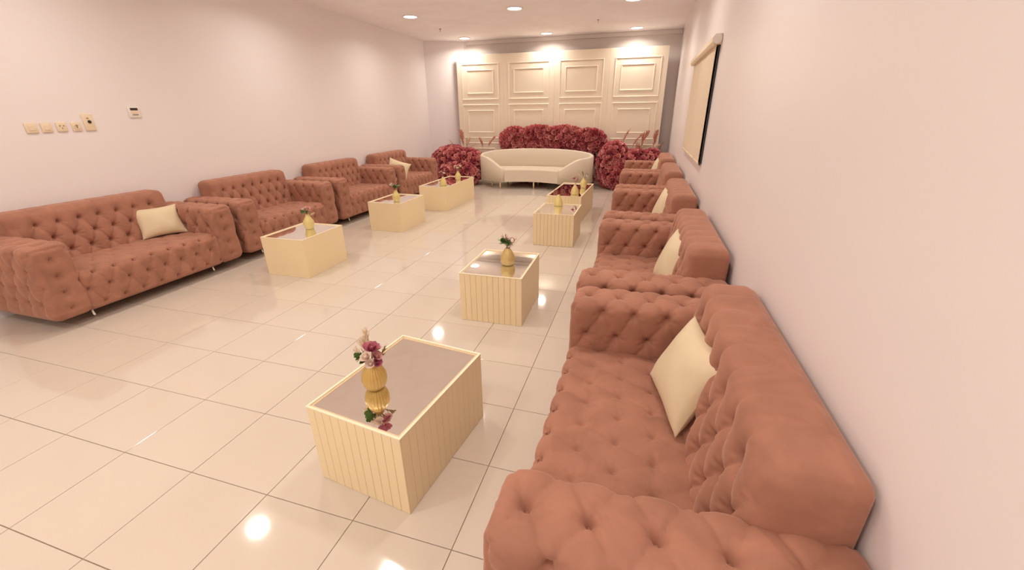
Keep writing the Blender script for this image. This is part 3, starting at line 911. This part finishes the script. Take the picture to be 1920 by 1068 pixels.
# ------------------------------------------------------------------ rose arrangements
ROSES = []
for mi, m in enumerate(M_ROSE):
    for sd in range(2):
        ROSES.append(rose_mesh('rose', 0.068, m, sd+mi*5, rings=((5, 0.45, 1.0), (5, 0.95, 0.85), (4, 1.25, 0.62))))
def ellipsoid_core(name, blobs):
    bm = bmesh.new()
    for (cx_, cy_, cz_, rx, ry, rz) in blobs:
        mm = Matrix.Translation((cx_, cy_, cz_)) @ Matrix.Diagonal((rx, ry, rz, 1))
        bmesh.ops.create_icosphere(bm, subdivisions=2, radius=0.93, matrix=mm)
    for v in bm.verts: v.co.z = max(0.003, v.co.z)
    return bm_mesh(name, bm, True)
def arrangement(origin, blobs, count, label, seed, plumes=(), skip=None):
    rd = random.Random(seed)
    t = empty('rose_arrangement', origin); tag(t, label, 'flowers', 'banks of burgundy roses around the curved sofa')
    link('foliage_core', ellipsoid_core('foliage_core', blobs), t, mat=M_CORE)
    camp = Vector((2.61, -0.59, 1.745))-Vector(origin)
    pts = []; tries = 0
    areas = [b[3]*b[5]+b[3]*b[4]*.5+b[4]*b[5] for b in blobs]
    while len(pts) < count and tries < 60000:
        tries += 1
        b = rd.choices(blobs, areas)[0]
        v = Vector((rd.gauss(0, 1), rd.gauss(0, 1), rd.gauss(0, 1))).normalized()
        p = Vector((b[0]+b[3]*v.x, b[1]+b[4]*v.y, b[2]+b[5]*v.z))
        nrm = Vector((v.x/b[3], v.y/b[4], v.z/b[5])).normalized()
        if p.z < 0.05 or nrm.y > 0.45: continue
        if skip and skip[0] < p.z < skip[1]: continue
        if any(((p.x-c[0])/c[3])**2+((p.y-c[1])/c[4])**2+((p.z-c[2])/c[5])**2 < 0.86 for c in blobs if c is not b): continue
        md = 0.074 if tries < 12000 else (0.062 if tries < 30000 else 0.05)
        if any((p-q[0]).length_squared < md*md for q in pts): continue
        pts.append((p, nrm))
    # the roses nearest the camera are parts one by one, the rest are joined
    pts.sort(key=lambda q: (q[0]-camp).length - 0.8*q[1].dot((camp-q[0]).normalized()))
    jv, jf = [], []
    for k_, (p, nrm) in enumerate(pts):
        me = rd.choice(ROSES)
        nn = (nrm+Vector((rd.uniform(-.35, .35), rd.uniform(-.35, .1), rd.uniform(-.3, .35)))).normalized()
        q = nn.to_track_quat('Z', 'Y').to_matrix() @ Matrix.Rotation(rd.uniform(0, 6.28), 3, 'Z')
        s = rd.uniform(0.72, 1.2)
        if k_ < 290:
            o = link('rose', me, t, p-nrm*0.012, q.to_euler()); o.scale = (s, s, s)
        else:
            b0 = len(jv)
            for v in me.vertices: jv.append((p-nrm*0.012) + q @ (v.co*s))
            for f in me.polygons: jf.append([b0+i for i in f.vertices])
    if jv:
        jm = mesh_np('more_roses', jv, jf); jm.materials.append(M_ROSE[0])
        link('more_roses', jm, t)['kind'] = 'stuff'
    for i, (px, py, pz, L, bend, fz, m, tx, ty) in enumerate(plumes):
        o = link('dried_plume', plume_mesh('dried_plume', L, bend, m, fz, i, 34, 0.25), t, (px, py, pz), (ty, tx, 0))
    print(label, len(pts))
    return t
# left bank
arrangement((-1.86, 9.83, 0), [(-0.30, 0.05, 0.42, 0.62, 0.42, 0.50), (0.13, 0.14, 0.45, 0.42, 0.36, 0.40), (-0.10, -0.20, 0.25, 0.58, 0.33, 0.34)], 420,
            'bank of burgundy roses to the left of the curved sofa', 11,
            [(-0.02, 0.15, 0.80, 0.55, -0.15, 0.085, M_PLUME, 0.0, 0), (0.06, 0.12, 0.80, 0.36, 0.15, 0.075, M_PLUME2, 0.1, 0), (0.12, 0.1, 0.78, 0.36, 0.8, 0.02, M_PLUME, 0.2, 0),
             (-0.25, 0.12, 0.82, 0.33, -0.5, 0.02, M_PLUME, -0.1, 0), (0.62, 0.2, 0.82, 0.45, 0.45, 0.06, M_PLUME, 0.15, 0), (0.50, 0.2, 0.82, 0.35, -0.3, 0.05, M_PLUME, 0.0, 0)])
# centre bank, high behind the sofa
arrangement((0.38, 10.42, 0), [(-0.95, -0.06, 1.06, 0.42, 0.12, 0.30), (-0.35, -0.06, 1.08, 0.55, 0.12, 0.32), (0.35, -0.06, 1.08, 0.55, 0.12, 0.31), (0.95, -0.06, 1.02, 0.42, 0.12, 0.31), (0.0, -0.04, 0.62, 1.35, 0.10, 0.40), (-0.6, -0.10, 0.12, 0.45, 0.12, 0.14), (0.7, -0.10, 0.12, 0.45, 0.12, 0.14)], 480,
            'raised bank of burgundy roses behind the curved sofa', 12, (), (0.26, 0.80))
# right bank
arrangement((2.35, 9.98, 0), [(-0.35, 0.12, 0.48, 0.40, 0.36, 0.57), (0.15, 0.08, 0.44, 0.50, 0.40, 0.44), (0.50, 0.10, 0.46, 0.29, 0.38, 0.42), (0.0, -0.10, 0.26, 0.58, 0.36, 0.36)], 480,
            'bank of burgundy roses between the curved sofa and the right wall', 13,
            [(-0.20, 0.2, 0.85, 0.55, 0.35, 0.045, M_PLUME, -0.05, 0), (0.02, 0.2, 0.80, 0.55, 0.5, 0.045, M_PLUME, 0.02, 0), (0.22, 0.2, 0.80, 0.56, 0.25, 0.08, M_PLUME, 0.05, 0), (0.52, 0.2, 0.80, 0.55, 0.10, 0.075, M_PLUME, 0.0, 0),
             (-0.28, 0.2, 0.85, 0.33, -0.8, 0.04, M_PLUME2, 0, 0), (0.30, 0.18, 0.72, 0.36, -0.5, 0.07, M_PLUME2, 0, 0), (0.46, 0.18, 0.72, 0.34, 0.6, 0.07, M_PLUME2, 0, 0), (0.62, 0.2, 0.72, 0.40, 0.3, 0.035, M_PLUME, 0.05, 0), (0.15, 0.1, 0.76, 0.22, 0.1, 0.06, M_PLUME, 0, 0)])
print('tiles', tile_n)
